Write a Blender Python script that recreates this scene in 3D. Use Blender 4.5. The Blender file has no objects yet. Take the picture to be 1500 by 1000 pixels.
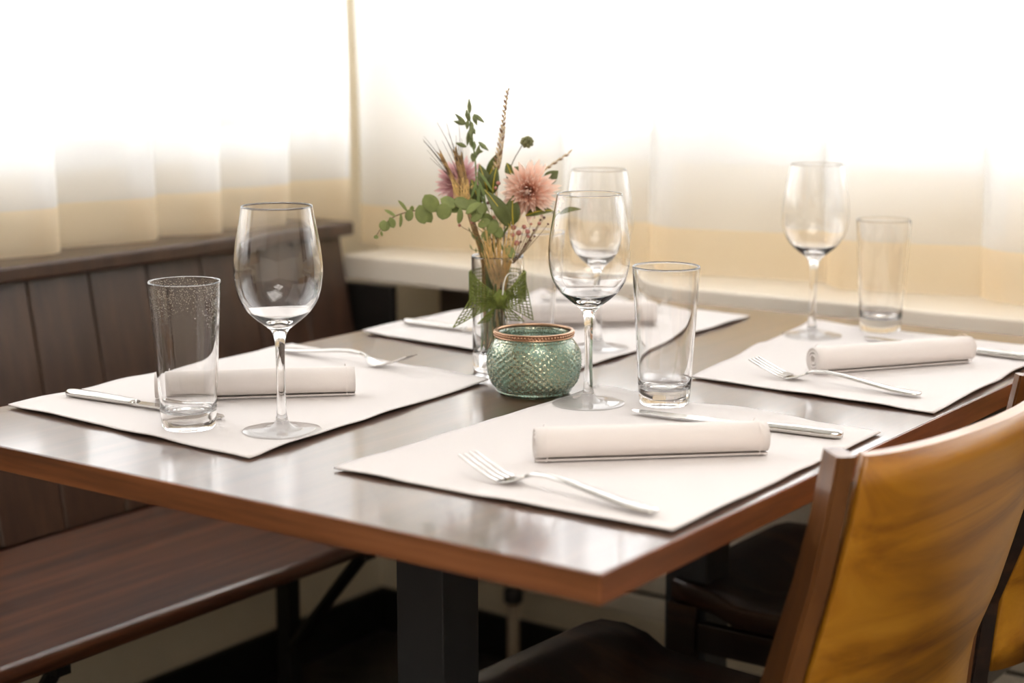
import bpy, bmesh, math, random
from mathutils import Vector, Matrix, Quaternion, noise
random.seed(7)
S = bpy.context.scene
COL = S.collection
PI = math.pi
def rad(a): return math.radians(a)

# ------------------------------------------------------------------ camera
YAW, PITCH, FPX, CZ = -0.62145, 0.17612, 2500.84, 1.1274
cam_d = bpy.data.cameras.new('camera')
cam = bpy.data.objects.new('camera', cam_d); COL.objects.link(cam)
cam.location = (0, 0, CZ)
cam.rotation_euler = (PI/2 - PITCH, 0, -YAW)
cam_d.sensor_width = 36.0; cam_d.lens = FPX*36/1500
cam_d.clip_start = 0.02; cam_d.clip_end = 100
cam_d.dof.use_dof = True; cam_d.dof.focus_distance = 1.72; cam_d.dof.aperture_fstop = 3.6
S.camera = cam

# ------------------------------------------------------------------ sky, fill lights, exposure
w = bpy.data.worlds.new('World'); S.world = w; w.use_nodes = True
bg = w.node_tree.nodes['Background']
bg.inputs[0].default_value = (1.0, 1.0, 1.0, 1); bg.inputs[1].default_value = 4.2
S.view_settings.view_transform = 'Standard'; S.view_settings.look = 'None'
S.view_settings.gamma = 1.0; S.view_settings.use_curve_mapping = False
S.view_settings.exposure = 0.60
S.cycles.max_bounces = 16; S.cycles.transmission_bounces = 16; S.cycles.transparent_max_bounces = 24
S.cycles.sample_clamp_indirect = 8.0
def area(name, loc, rot, sx, sy, power, col):
    l = bpy.data.lights.new(name, 'AREA'); l.shape = 'RECTANGLE'; l.size = sx; l.size_y = sy
    l.energy = power; l.color = col
    o = bpy.data.objects.new(name, l); COL.objects.link(o); o.location = loc; o.rotation_euler = rot
    return o
area('ceiling_fill_light', (0.4, 0.3, 2.44), (0, 0, 0), 1.4, 1.4, 20, (1.0, 0.94, 0.88))  # both ceiling lights are unseen additions that fill the camera side
area('ceiling_fill_light', (1.3, -1.4, 2.44), (0, 0, 0), 1.4, 1.4, 20, (1.0, 0.94, 0.88))

# ------------------------------------------------------------------ helpers
def obj(name, bm, mat, parent=None, smooth=False, loc=None):
    me = bpy.data.meshes.new(name)
    if isinstance(bm, bmesh.types.BMesh):
        bmesh.ops.recalc_face_normals(bm, faces=bm.faces[:])
        bm.to_mesh(me); bm.free()
    else:
        me.from_pydata(bm[0], [], bm[1]); me.update()
    o = bpy.data.objects.new(name, me); COL.objects.link(o)
    if mat: me.materials.append(mat)
    if smooth:
        for p in me.polygons: p.use_smooth = True
    if parent: o.parent = parent
    if loc: o.location = loc
    return o
def inst(name, me, parent, mw):
    o = bpy.data.objects.new(name, me); COL.objects.link(o); o.parent = parent; o.matrix_basis = mw
    return o
def tag(o, label, cat, group=None):
    o['label'] = label; o['category'] = cat
    if group: o['group'] = group
    return o
def thing(name, label, cat, loc=(0, 0, 0), rz=0, group=None):
    o = bpy.data.objects.new(name, None); COL.objects.link(o); o.empty_display_size = .05
    o.location = loc; o.rotation_euler = (0, 0, rz)
    return tag(o, label, cat, group)
def struct(name, bm, mat, parent=None, smooth=False):
    o = obj(name, bm, mat, parent, smooth)
    if not parent: o['kind'] = 'structure'
    return o
def copy_tree(root, loc, rz, label):
    r = root.copy(); COL.objects.link(r); r.location = loc; r.rotation_euler = (0, 0, rz); r['label'] = label
    for ch in list(root.children):
        c = ch.copy(); COL.objects.link(c); c.parent = r
        for g in list(ch.children):
            d = g.copy(); COL.objects.link(d); d.parent = c
    return r
def add_box(bm, x0, x1, y0, y1, z0, z1, bev=0.0, seg=2):
    r = bmesh.ops.create_cube(bm, size=1)
    vs = r['verts']
    bmesh.ops.scale(bm, vec=(x1-x0, y1-y0, z1-z0), verts=vs)
    bmesh.ops.translate(bm, vec=((x0+x1)/2, (y0+y1)/2, (z0+z1)/2), verts=vs)
    if bev:
        es = list({e for v in vs for e in v.link_edges})
        bmesh.ops.bevel(bm, geom=es, offset=bev, segments=seg, affect='EDGES', profile=0.5)
def box(*a, **k):
    bm = bmesh.new(); add_box(bm, *a, **k); return bm
def lathe(profile, n=48, close=False):
    bm = bmesh.new(); rings = []
    for (r, z) in profile:
        if r < 1e-6: rings.append([bm.verts.new((0, 0, z))])
        else: rings.append([bm.verts.new((r*math.cos(2*PI*i/n), r*math.sin(2*PI*i/n), z)) for i in range(n)])
    pairs = list(zip(rings[:-1], rings[1:]))
    if close: pairs.append((rings[-1], rings[0]))
    for a, b in pairs:
        for i in range(n):
            j = (i+1) % n
            if len(a) == 1 and len(b) == 1: continue
            if len(a) == 1: bm.faces.new((a[0], b[j], b[i]))
            elif len(b) == 1: bm.faces.new((a[i], a[j], b[0]))
            else: bm.faces.new((a[i], a[j], b[j], b[i]))
    return bm
def mesh_lathe_dir(name, profile, mat, parent, n=48, close=False):
    """Lathe whose winding is kept as authored (profile runs with the solid on its left), for open glass parts."""
    bm = lathe(profile, n, close)
    me = bpy.data.meshes.new(name); bm.to_mesh(me); bm.free()
    o = bpy.data.objects.new(name, me); COL.objects.link(o); me.materials.append(mat); o.parent = parent
    for p in me.polygons: p.use_smooth = True
    return o
def loft(bm, rings, cap=True):
    R = [[bm.verts.new(p) for p in r] for r in rings]
    n = len(R[0])
    for a, b in zip(R[:-1], R[1:]):
        for i in range(n):
            j = (i+1) % n
            bm.faces.new((a[i], a[j], b[j], b[i]))
    if cap:
        bm.faces.new(R[0]); bm.faces.new(R[-1])
def add_tube(bm, pts, r0, r1=None, n=6, cap=True):
    pts = [Vector(p) for p in pts]; r1 = r0 if r1 is None else r1
    rings = []; L = len(pts)
    up = Vector((0.31, 0.87, 0.37))
    for i, p in enumerate(pts):
        t = (pts[min(i+1, L-1)] - pts[max(i-1, 0)]).normalized()
        a = t.cross(up); a = a.normalized() if a.length > 1e-4 else t.orthogonal().normalized()
        b = t.cross(a)
        r = r0 + (r1-r0)*i/(L-1)
        rings.append([p + (a*math.cos(2*PI*k/n) + b*math.sin(2*PI*k/n))*r for k in range(n)])
    loft(bm, rings, cap)
def bez(p0, p1, p2, n=10):
    p0, p1, p2 = Vector(p0), Vector(p1), Vector(p2)
    return [p0*(1-t)**2 + p1*2*t*(1-t) + p2*t*t for t in [i/n for i in range(n+1)]]
def spline(pts, n=6):
    pts = [Vector(p) for p in pts]; out = []
    P = [pts[0]*2-pts[1]] + pts + [pts[-1]*2-pts[-2]]
    for i in range(1, len(P)-2):
        a, b, c, d = P[i-1:i+3]
        for k in range(n):
            t = k/n
            out.append(.5*((2*b)+(c-a)*t+(2*a-5*b+4*c-d)*t*t+(3*b-a-3*c+d)*t**3))
    out.append(pts[-1]); return out

# ------------------------------------------------------------------ materials
def new_mat(name):
    m = bpy.data.materials.new(name); m.use_nodes = True
    nt = m.node_tree; b = nt.nodes['Principled BSDF']
    return m, nt, b
def node(nt, t, **k):
    n = nt.nodes.new(t)
    for a, v in k.items(): setattr(n, a, v)
    return n
def plain(name, col, rough=.5, metal=0, bump=0, bscale=200, coat=0, spec=.5, var=0.0, vscale=6):
    m, nt, b = new_mat(name)
    b.inputs['Base Color'].default_value = (*col, 1); b.inputs['Roughness'].default_value = rough
    b.inputs['Metallic'].default_value = metal; b.inputs['Coat Weight'].default_value = coat
    b.inputs['Specular IOR Level'].default_value = spec
    tc = node(nt, 'ShaderNodeTexCoord')
    if var:
        n = node(nt, 'ShaderNodeTexNoise'); n.inputs['Scale'].default_value = vscale; n.inputs['Detail'].default_value = 5
        nt.links.new(tc.outputs['Object'], n.inputs['Vector'])
        r = node(nt, 'ShaderNodeValToRGB')
        r.color_ramp.elements[0].position = .3; r.color_ramp.elements[1].position = .7
        r.color_ramp.elements[0].color = (*[c*(1-var) for c in col], 1); r.color_ramp.elements[1].color = (*[min(1, c*(1+var)) for c in col], 1)
        nt.links.new(n.outputs[0], r.inputs[0]); nt.links.new(r.outputs[0], b.inputs['Base Color'])
    if bump:
        n = node(nt, 'ShaderNodeTexNoise'); n.inputs['Scale'].default_value = bscale; n.inputs['Detail'].default_value = 3
        nt.links.new(tc.outputs['Object'], n.inputs['Vector'])
        bp = node(nt, 'ShaderNodeBump'); bp.inputs['Strength'].default_value = bump; bp.inputs['Distance'].default_value = .001
        nt.links.new(n.outputs[0], bp.inputs['Height']); nt.links.new(bp.outputs[0], b.inputs['Normal'])
    return m
def wood(name, dark, mid, light, axis='y', scale=1.0, rough=.3, coat=.3, coat_rough=.12, spec=.5, contrast=1.0, wavy=0.0):
    m, nt, b = new_mat(name)
    tc = node(nt, 'ShaderNodeTexCoord'); mp = node(nt, 'ShaderNodeMapping')
    s = {'x': (1.2, 22, 22), 'y': (22, 1.2, 22), 'z': (22, 22, 1.2)}[axis]
    mp.inputs['Scale'].default_value = [v*scale for v in s]
    nt.links.new(tc.outputs['Object'], mp.inputs['Vector'])
    n = node(nt, 'ShaderNodeTexNoise'); n.inputs['Scale'].default_value = 2.2; n.inputs['Detail'].default_value = 7
    n.inputs['Roughness'].default_value = .62; n.inputs['Distortion'].default_value = wavy
    nt.links.new(mp.outputs[0], n.inputs['Vector'])
    r = node(nt, 'ShaderNodeValToRGB'); e = r.color_ramp.elements
    e[0].position = .5-.2/contrast; e[0].color = (*dark, 1); e[1].position = .5+.22/contrast; e[1].color = (*light, 1)
    k = e.new(.5); k.color = (*mid, 1)
    nt.links.new(n.outputs[0], r.inputs[0]); nt.links.new(r.outputs[0], b.inputs['Base Color'])
    b.inputs['Roughness'].default_value = rough; b.inputs['Coat Weight'].default_value = coat
    b.inputs['Coat Roughness'].default_value = coat_rough; b.inputs['Specular IOR Level'].default_value = spec
    bp = node(nt, 'ShaderNodeBump'); bp.inputs['Strength'].default_value = .08; bp.inputs['Distance'].default_value = .001
    nt.links.new(n.outputs[0], bp.inputs['Height']); nt.links.new(bp.outputs[0], b.inputs['Normal'])
    return m
def glass(name, col=(1, 1, 1), rough=0.0, ior=1.5, bump=0.0, bscale=300):
    m, nt, b = new_mat(name)
    b.inputs['Base Color'].default_value = (*col, 1); b.inputs['Roughness'].default_value = rough
    b.inputs['Transmission Weight'].default_value = 1; b.inputs['IOR'].default_value = ior
    if bump:
        tc = node(nt, 'ShaderNodeTexCoord')
        v = node(nt, 'ShaderNodeTexVoronoi'); v.inputs['Scale'].default_value = bscale
        nt.links.new(tc.outputs['Object'], v.inputs['Vector'])
        r = node(nt, 'ShaderNodeValToRGB'); r.color_ramp.elements[0].color = (1, 1, 1, 1); r.color_ramp.elements[1].color = (0, 0, 0, 1)
        r.color_ramp.elements[0].position = .0; r.color_ramp.elements[1].position = .3
        sp = node(nt, 'ShaderNodeSeparateXYZ'); nt.links.new(tc.outputs['Object'], sp.inputs[0])
        mr = node(nt, 'ShaderNodeMapRange'); mr.inputs[1].default_value = .085; mr.inputs[2].default_value = .12
        nt.links.new(sp.outputs[2], mr.inputs[0])
        mu = node(nt, 'ShaderNodeMath', operation='MULTIPLY'); nt.links.new(r.outputs[0], mu.inputs[0]); nt.links.new(mr.outputs[0], mu.inputs[1])
        nt.links.new(v.outputs[0], r.inputs[0])
        bp = node(nt, 'ShaderNodeBump'); bp.inputs['Strength'].default_value = bump; bp.inputs['Distance'].default_value = .0006
        nt.links.new(mu.outputs[0], bp.inputs['Height']); nt.links.new(bp.outputs[0], b.inputs['Normal'])
    return m
def fabric_sheer(name, col, transp, transl):
    m, nt, b = new_mat(name); nt.nodes.remove(b)
    out = nt.nodes['Material Output']
    t = node(nt, 'ShaderNodeBsdfTransparent'); tl = node(nt, 'ShaderNodeBsdfTranslucent'); d = node(nt, 'ShaderNodeBsdfDiffuse')
    tl.inputs[0].default_value = (*col, 1); d.inputs[0].default_value = (*col, 1)
    m1 = node(nt, 'ShaderNodeMixShader'); m1.inputs[0].default_value = transl
    nt.links.new(d.outputs[0], m1.inputs[1]); nt.links.new(tl.outputs[0], m1.inputs[2])
    # a sheer weave closes up where it is seen edge-on
    lw = node(nt, 'ShaderNodeLayerWeight'); lw.inputs[0].default_value = .5
    mr = node(nt, 'ShaderNodeMapRange'); mr.inputs[1].default_value = .0; mr.inputs[2].default_value = .9
    mr.inputs[3].default_value = transp; mr.inputs[4].default_value = transp*.15
    nt.links.new(lw.outputs['Facing'], mr.inputs[0])
    m2 = node(nt, 'ShaderNodeMixShader'); nt.links.new(mr.outputs[0], m2.inputs[0])
    nt.links.new(m1.outputs[0], m2.inputs[1]); nt.links.new(t.outputs[0], m2.inputs[2])
    nt.links.new(m2.outputs[0], out.inputs[0])
    return m
def pane_mat():
    m, nt, b = new_mat('window_glass'); nt.nodes.remove(b)
    out = nt.nodes['Material Output']
    t = node(nt, 'ShaderNodeBsdfTransparent'); g = node(nt, 'ShaderNodeBsdfGlossy'); g.inputs['Roughness'].default_value = .02
    f = node(nt, 'ShaderNodeFresnel'); f.inputs[0].default_value = 1.45
    mx = node(nt, 'ShaderNodeMixShader'); nt.links.new(f.outputs[0], mx.inputs[0])
    nt.links.new(t.outputs[0], mx.inputs[1]); nt.links.new(g.outputs[0], mx.inputs[2]); nt.links.new(mx.outputs[0], out.inputs[0])
    return m
def attr_mat(name, c0, c1, c2, rough=.6, transl=.3):
    m, nt, b = new_mat(name)
    a = node(nt, 'ShaderNodeAttribute'); a.attribute_name = 'along'
    r = node(nt, 'ShaderNodeValToRGB'); e = r.color_ramp.elements
    e[0].color = (*c0, 1); e[1].color = (*c2, 1); k = e.new(.5); k.color = (*c1, 1)
    nt.links.new(a.outputs['Fac'], r.inputs[0]); nt.links.new(r.outputs[0], b.inputs['Base Color'])
    b.inputs['Roughness'].default_value = rough; b.inputs['Specular IOR Level'].default_value = .25
    if transl:
        out = nt.nodes['Material Output']; tl = node(nt, 'ShaderNodeBsdfTranslucent'); nt.links.new(r.outputs[0], tl.inputs[0])
        mx = node(nt, 'ShaderNodeMixShader'); mx.inputs[0].default_value = transl
        nt.links.new(b.outputs[0], mx.inputs[1]); nt.links.new(tl.outputs[0], mx.inputs[2]); nt.links.new(mx.outputs[0], out.inputs[0])
    return m

M = {}
M['wall'] = plain('cream_plaster', (.82, .72, .54), .85, bump=.15, bscale=90, var=.05)
M['room_wall'] = plain('warm_white_plaster', (.72, .66, .58), .9)
M['ceiling'] = plain('white_ceiling', (.82, .80, .77), .9)
M['skirting'] = plain('black_skirting', (.012, .011, .010), .35)
M['frame'] = plain('white_window_frame', (.80, .80, .79), .45)
M['sill'] = plain('cream_sill', (.90, .82, .70), .35, coat=.3)
M['pane'] = pane_mat()
M['shade_board'] = plain('under_sill_shade', (.10, .075, .05), .6)
M['curtain'] = fabric_sheer('sheer_curtain', (.97, .97, .965), .40, .70)
M['hem'] = fabric_sheer('sheer_hem', (1.0, .88, .69), .30, .80)
M['table'] = wood('table_top_wood', (.055, .024, .012), (.085, .038, .019), (.125, .058, .030), 'y', 1.0, .30, 1.0, .10)
M['edge'] = wood('table_edge_wood', (.11, .032, .010), (.19, .057, .018), (.28, .095, .034), 'y', 1.2, .42, .15, .3, contrast=1.3)
M['edge_x'] = wood('table_edge_wood_long', (.11, .035, .010), (.19, .062, .018), (.28, .10, .034), 'x', 1.2, .42, .15, .3, contrast=1.3)
M['bench'] = wood('bench_wood', (.040, .012, .005), (.090, .029, .011), (.16, .056, .022), 'y', 1.0, .34, .6, .16, contrast=1.4)
M['plank'] = wood('bench_plank_wood', (.038, .018, .010), (.056, .027, .015), (.082, .042, .022), 'z', .8, .40, .35, .22)
M['chair'] = wood('chair_dark_wood', (.009, .005, .003), (.020, .009, .005), (.075, .032, .012), 'x', .55, .38, .35, .2)
M['post'] = wood('chair_post_wood', (.075, .024, .005), (.125, .043, .008), (.19, .070, .016), 'z', .5, .40, .5, .2)
M['ply'] = wood('chair_amber_plywood', (.20, .062, .002), (.42, .165, .006), (.58, .26, .018), 'y', .30, .42, .6, .22, contrast=1.25, wavy=.9)
M['steel'] = plain('anthracite_powder_coat', (.036, .038, .042), .45, bump=.05, bscale=600)
M['bracket'] = plain('black_bracket_metal', (.010, .009, .008), .4)
M['radiator'] = plain('cream_radiator_enamel', (.62, .54, .42), .4)
M['valve'] = plain('dark_valve_plastic', (.025, .022, .02), .5)
M['pipe'] = plain('painted_pipe', (.45, .36, .25), .45)
M['linen'] = plain('off_white_linen', (.74, .695, .675), .85, bump=.25, bscale=1400, spec=.2)
M['napkin'] = plain('white_cotton_napkin', (.80, .74, .705), .9, bump=.25, bscale=1600, spec=.15)
M['cutlery'] = plain('polished_stainless', (.66, .64, .61), .14, metal=1)
M['glass'] = glass('clear_glass')
M['tumbler'] = glass('clear_tumbler_glass', bump=.0)
M['dewy'] = glass('dewy_tumbler_glass', bump=.35, bscale=420)
M['copper'] = plain('aged_copper', (.50, .31, .20), .32, metal=1, bump=.3, bscale=700)
M['burlap'] = plain('green_burlap', (.155, .185, .032), .9, var=.35, vscale=120)
M['string'] = plain('white_string', (.82, .79, .72), .9)
M['stem'] = plain('green_stem', (.16, .22, .06), .6)
M['brown_stem'] = plain('brown_stem', (.20, .13, .07), .7)
M['leaf'] = plain('dark_olive_leaf', (.105, .125, .028), .5, var=.25, vscale=60)
M['vein'] = plain('yellow_leaf_vein', (.55, .43, .04), .5)
M['euca'] = plain('eucalyptus_leaf', (.21, .25, .075), .6, var=.22, vscale=70)
M['oat'] = plain('green_oat', (.20, .23, .10), .7, var=.3, vscale=200)
M['straw'] = plain('golden_straw', (.80, .56, .23), .65, var=.25, vscale=120)
M['straw_dark'] = plain('brown_dried_grass', (.36, .22, .09), .7, var=.3, vscale=150)
M['awn'] = plain('dark_awn', (.055, .04, .032), .7)
M['wheat'] = plain('pale_wheat_spikelet', (.60, .46, .29), .7, var=.3, vscale=250)
M['wheat_b'] = plain('brown_wheat_spikelet', (.27, .15, .075), .7, var=.2, vscale=250)
M['seed'] = plain('olive_seed_head', (.17, .17, .075), .8, var=.35, vscale=300)
M['berry'] = plain('rose_berry', (.46, .19, .15), .6, var=.3, vscale=200)
M['berry_d'] = plain('dark_berry', (.14, .05, .035), .5)
M['peach'] = attr_mat('peach_petal', (.74, .26, .15), (.92, .57, .42), (.95, .81, .72))
M['mauve'] = attr_mat('mauve_petal', (.42, .16, .19), (.62, .34, .35), (.74, .52, .51))
def floor_mat():
    m, nt, b = new_mat('dark_marbled_floor')
    tc = node(nt, 'ShaderNodeTexCoord')
    n = node(nt, 'ShaderNodeTexNoise'); n.inputs['Scale'].default_value = 5; n.inputs['Detail'].default_value = 9; n.inputs['Distortion'].default_value = 1.5
    nt.links.new(tc.outputs['Object'], n.inputs['Vector'])
    r = node(nt, 'ShaderNodeValToRGB'); e = r.color_ramp.elements
    e[0].position = .35; e[0].color = (.012, .010, .009, 1); e[1].position = .72; e[1].color = (.085, .065, .05, 1)
    nt.links.new(n.outputs[0], r.inputs[0]); nt.links.new(r.outputs[0], b.inputs['Base Color']); b.inputs['Roughness'].default_value = .35
    return m
M['floor'] = floor_mat()
def jar_mat():
    m, nt, b = new_mat('green_mercury_glass')
    tc = node(nt, 'ShaderNodeTexCoord')
    n = node(nt, 'ShaderNodeTexNoise'); n.inputs['Scale'].default_value = 560; n.inputs['Detail'].default_value = 2
    n2 = node(nt, 'ShaderNodeTexNoise'); n2.inputs['Scale'].default_value = 28; n2.inputs['Detail'].default_value = 2
    for q in (n, n2): nt.links.new(tc.outputs['Object'], q.inputs['Vector'])
    ad = node(nt, 'ShaderNodeMath', operation='ADD'); nt.links.new(n.outputs[0], ad.inputs[0])
    mu = node(nt, 'ShaderNodeMath', operation='MULTIPLY'); mu.inputs[1].default_value = .28; nt.links.new(n2.outputs[0], mu.inputs[0]); nt.links.new(mu.outputs[0], ad.inputs[1])
    rm = node(nt, 'ShaderNodeValToRGB'); rm.color_ramp.elements[0].position = .66; rm.color_ramp.elements[1].position = .70
    nt.links.new(ad.outputs[0], rm.inputs[0])
    rc = node(nt, 'ShaderNodeValToRGB'); rc.color_ramp.elements[0].color = (.50, .70, .60, 1); rc.color_ramp.elements[1].color = (.50, .47, .33, 1)
    nt.links.new(rm.outputs[0], rc.inputs[0]); nt.links.new(rc.outputs[0], b.inputs['Base Color'])
    mi = node(nt, 'ShaderNodeMath', operation='MULTIPLY'); mi.inputs[1].default_value = .75; nt.links.new(rm.outputs[0], mi.inputs[0]); nt.links.new(mi.outputs[0], b.inputs['Metallic'])
    b.inputs['Roughness'].default_value = .09; b.inputs['Transmission Weight'].default_value = .78; b.inputs['IOR'].default_value = 1.45
    return m
M['jar'] = jar_mat()

# ------------------------------------------------------------------ the room
LX, BY = -2.05, 2.43           # inner faces of the left and the back wall
RX, FY, CH = 2.6, -2.6, 2.5
struct('floor', box(LX-.25, RX, FY, BY+.25, -.05, 0), M['floor'])
struct('ceiling', box(LX-.25, RX, FY, BY+.25, CH, CH+.06), M['ceiling'])
WZ0, WZ1 = .925, 2.32
WL0, WL1 = -.3, 2.33           # left window along y
WB0, WB1 = -1.95, 2.45          # back window along x
bm = bmesh.new()
add_box(bm, LX-.2, LX, FY, BY+.2, 0, WZ0); add_box(bm, LX-.2, LX, FY, BY+.2, WZ1, CH)
add_box(bm, LX-.2, LX, FY, WL0, WZ0, WZ1); add_box(bm, LX-.2, LX, WL1, BY+.2, WZ0, WZ1)
struct('wall_left', bm, M['wall'])
bm = bmesh.new()
add_box(bm, LX, RX, BY, BY+.2, 0, WZ0); add_box(bm, LX, RX, BY, BY+.2, WZ1, CH)
add_box(bm, LX, WB0, BY, BY+.2, WZ0, WZ1); add_box(bm, WB1, RX, BY, BY+.2, WZ0, WZ1)
struct('wall_back', bm, M['wall'])
struct('wall_right', box(RX, RX+.2, FY, BY+.2, 0, CH), M['room_wall'])
struct('wall_front', box(LX-.2, RX+.2, FY-.1, FY, 0, CH), M['room_wall'])
struct('baseboard_left', box(LX, LX+.014, FY, BY-.014, 0, .085, bev=.003), M['skirting'])
struct('baseboard_back', box(LX, RX, BY-.014, BY, 0, .085, bev=.003), M['skirting'])

def window(name, axis, a0, a1, mullions, inner):
    e = bpy.data.objects.new(name, None); COL.objects.link(e); e['kind'] = 'structure'
    def bx(u0, u1, d0, d1, z0, z1, bev=.004):
        if axis == 'y': return box(inner-d1, inner-d0, u0, u1, z0, z1, bev=bev)
        return box(u0, u1, inner+d0, inner+d1, z0, z1, bev=bev)
    obj('window_frame', bx(a0, a1, .02, .08, WZ0, WZ0+.05), M['frame'], e)
    obj('window_frame', bx(a0, a1, .02, .08, WZ1-.05, WZ1), M['frame'], e)
    obj('window_frame', bx(a0, a0+.05, .02, .08, WZ0+.05, WZ1-.05), M['frame'], e)
    obj('window_frame', bx(a1-.05, a1, .02, .08, WZ0+.05, WZ1-.05), M['frame'], e)
    edges = [a0+.05]
    for (m0, m1) in mullions:
        obj('mullion', bx(m0, m1, .02, .08, WZ0+.05, WZ1-.05), M['frame'], e); edges += [m0, m1]
    edges.append(a1-.05)
    for k in range(0, len(edges), 2):
        obj('pane', bx(edges[k], edges[k+1], .048, .052, WZ0+.05, WZ1-.05, 0), M['pane'], e)
    return e
window('window_1', 'y', WL0, WL1, [(.55, .63), (1.69, 1.745)], LX)
w2 = window('window_2', 'x', WB0, WB1, [(-1.37, -1.285), (.15, .235), (1.25, 1.335)], BY)
obj('window_sill', box(-1.925, 2.45, 2.192, BY, .720, .762, bev=.004), M['sill'], w2)

# ------------------------------------------------------------------ curtains
def curtain(name, label, axis, edges, front, depth, z0, zh, z1, seed, mirror=False):
    """Hanging sheer: each fold runs forward along its width, then returns sharply behind the next one."""
    random.seed(seed)
    path = []
    for i in range(len(edges)-1):
        a, b = edges[i], edges[i+1]; L = b-a
        dp = depth*random.uniform(.85, 1.1)
        for k in range(11):
            t = k/10
            d = dp*(.62*(1-t)**2 + .05) + .005*math.sin(t*PI*2+i*1.7)*(1-t)
            if t > .72: d += dp*.55*((t-.72)/.28)**2.2
            path.append((a + L*t, d, t))
        path.append((b+.002, dp*.8, 1)); path.append((b-.012, dp*1.0, .5)); path.append((b-.022, dp*.95, .0))
    if mirror: path = [(edges[0]+edges[-1]-q, d, t) for (q, d, t) in reversed(path)]
    root = thing(name, label, 'curtain', (0, 0, 0))
    def sheet(za, zb, nz):
        vs = []; fs = []; n = len(path)
        for j in range(nz+1):
            z = za+(zb-za)*j/nz
            k = (z-z0)/(z1-z0)
            for (s, d, t_) in path:
                ss = s + .004*math.sin(z*7+s*9)*(1-k) - .025*k*t_; dd = d*(1-.25*k) + .003*math.sin(z*4+s*17)
                vs.append((front-dd, ss, z) if axis == 'y' else (ss, front+dd, z))
        for j in range(nz):
            for i in range(n-1):
                a = j*n+i; fs.append((a, a+1, a+n+1, a+n))
        return vs, fs
    obj('curtain_panel', sheet(zh, z1, 18), M['curtain'], root, True)
    obj('curtain_hem', sheet(z0, zh, 3), M['hem'], root, True)
    return root
curtain('curtain', 'long sheer white curtain over the left window, hem resting above the bench ledge', 'y',
        [.3, .52, .70, .93, 1.10, 1.27, 1.43, 1.615, 1.815, 1.94, 2.105, 2.25], -1.925, .085, .825, .890, 2.36, 3)
curtain('curtain', 'wide sheer white curtain over the back window, hanging behind the cream sill', 'x',
        [-2.0+.55-q for q in (.55, .3, .05, -.2, -.45, -.65, -.893, -1.14, -1.44, -1.60, -1.79, -2.045)], 2.275, .085, .767, .838, 2.36, 4, True)

# ------------------------------------------------------------------ radiator and pipe
obj('sill_shade_board', box(-1.80, 2.45, 2.30, 2.32, .50, .720), M['shade_board'], w2)  # dark board added to paint in the shade below the sill
rd = thing('radiator', 'cream flat radiator under the window sill, mostly behind the table', 'radiator', (-.6, 2.37, 0))
bm = bmesh.new(); add_box(bm, -1.22, 1.3, -.035, .035, .175, .215, bev=.004); add_box(bm, -1.22, 1.3, -.035, .035, .222, .66, bev=.004)
obj('front_panel', bm, M['radiator'], rd)
obj('slot', box(-1.215, 1.295, -.027, .030, .2155, .2215), M['valve'], rd)
for xx in (-.8, .3, 1.1):
    obj('wall_bracket', box(xx, xx+.03, .0355, .06, .3, .5), M['radiator'], rd)
pp = thing('radiator_pipe', 'thin beige heating pipe with dark valve, right of the front table pedestal', 'pipe', (-1.655, 2.315, 0))
bm = bmesh.new(); add_tube(bm, [(0, 0, 0), (0, 0, .158)], .0105, n=12); obj('pipe', bm, M['pipe'], pp, True)
bm = lathe([(0, .1585), (.012, .1585), (.017, .163), (.017, .183), (.014, .187), (0, .188)], 20); obj('valve', bm, M['valve'], pp, True)

# ------------------------------------------------------------------ corner bench
bn = thing('bench', 'long dark wood corner bench with vertical plank backrest under the left window', 'bench', (-1.66, 1.2, 0))
ox, oy = -1.66, 1.2
bm = bmesh.new()
prof = []
x0, x1, zt, th = -1.842-ox, -1.478-ox, .45, .026
for k in range(9):
    a = PI/2 - PI*k/8
    prof.append((x1-.013+.013*math.cos(a), zt-th/2+th/2*math.sin(a)))
prof = [(x0, zt)] + prof + [(x0, zt-th)]
loft(bm, [[(px, yy-oy, pz) for (px, pz) in prof] for yy in (-.3, .5, 1.3, 2.16)])
so = obj('seat', bm, M['bench'], bn)
for p in so.data.polygons: p.use_smooth = abs(p.normal.y) < .9 and p.area < .05
yb = 2.172
gro = [1.510, 1.618, 1.729]
ys = [1.510+.1095*k for k in range(-12, 7)]
def xb(z): return -1.845 - (z-.45)*.18
for i in range(len(ys)-1):
    ya, yc = ys[i]+.0015, min(ys[i+1]-.0015, yb)
    if yc-ya < .02: continue
    bm = bmesh.new(); c = .002; zA, zB = .4525, .799
    def sec(z):
        X = xb(z)
        return [(X-.014-ox, ya-oy, z), (X-c-ox, ya-oy, z), (X-ox, ya+c-oy, z), (X-ox, yc-c-oy, z), (X-c-ox, yc-oy, z), (X-.014-ox, yc-oy, z)]
    loft(bm, [sec(zA), sec(zB)])
    obj('plank', bm, M['plank'], bn)
bm = bmesh.new(); loft(bm, [[(xb(z)-.0145-ox, -.3-oy, z), (xb(z)-.0145-ox, yb-oy, z), (xb(z)-.028-ox, yb-oy, z), (xb(z)-.028-ox, -.3-oy, z)] for z in (.30, .799)])
obj('backing_panel', bm, M['chair'], bn)
obj('gap_shade_panel', box(-2.045-ox, -1.805-ox, 2.1735-oy, 2.1905-oy, .44, .718, bev=.002), M['bracket'], bn)  # black panel added to stand for the shaded gap at the bench end
obj('top_rail', box(-2.047-ox, -1.882-ox, -.3-oy, yb+.001-oy, .800, .823, bev=.004), M['plank'], bn)
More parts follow.
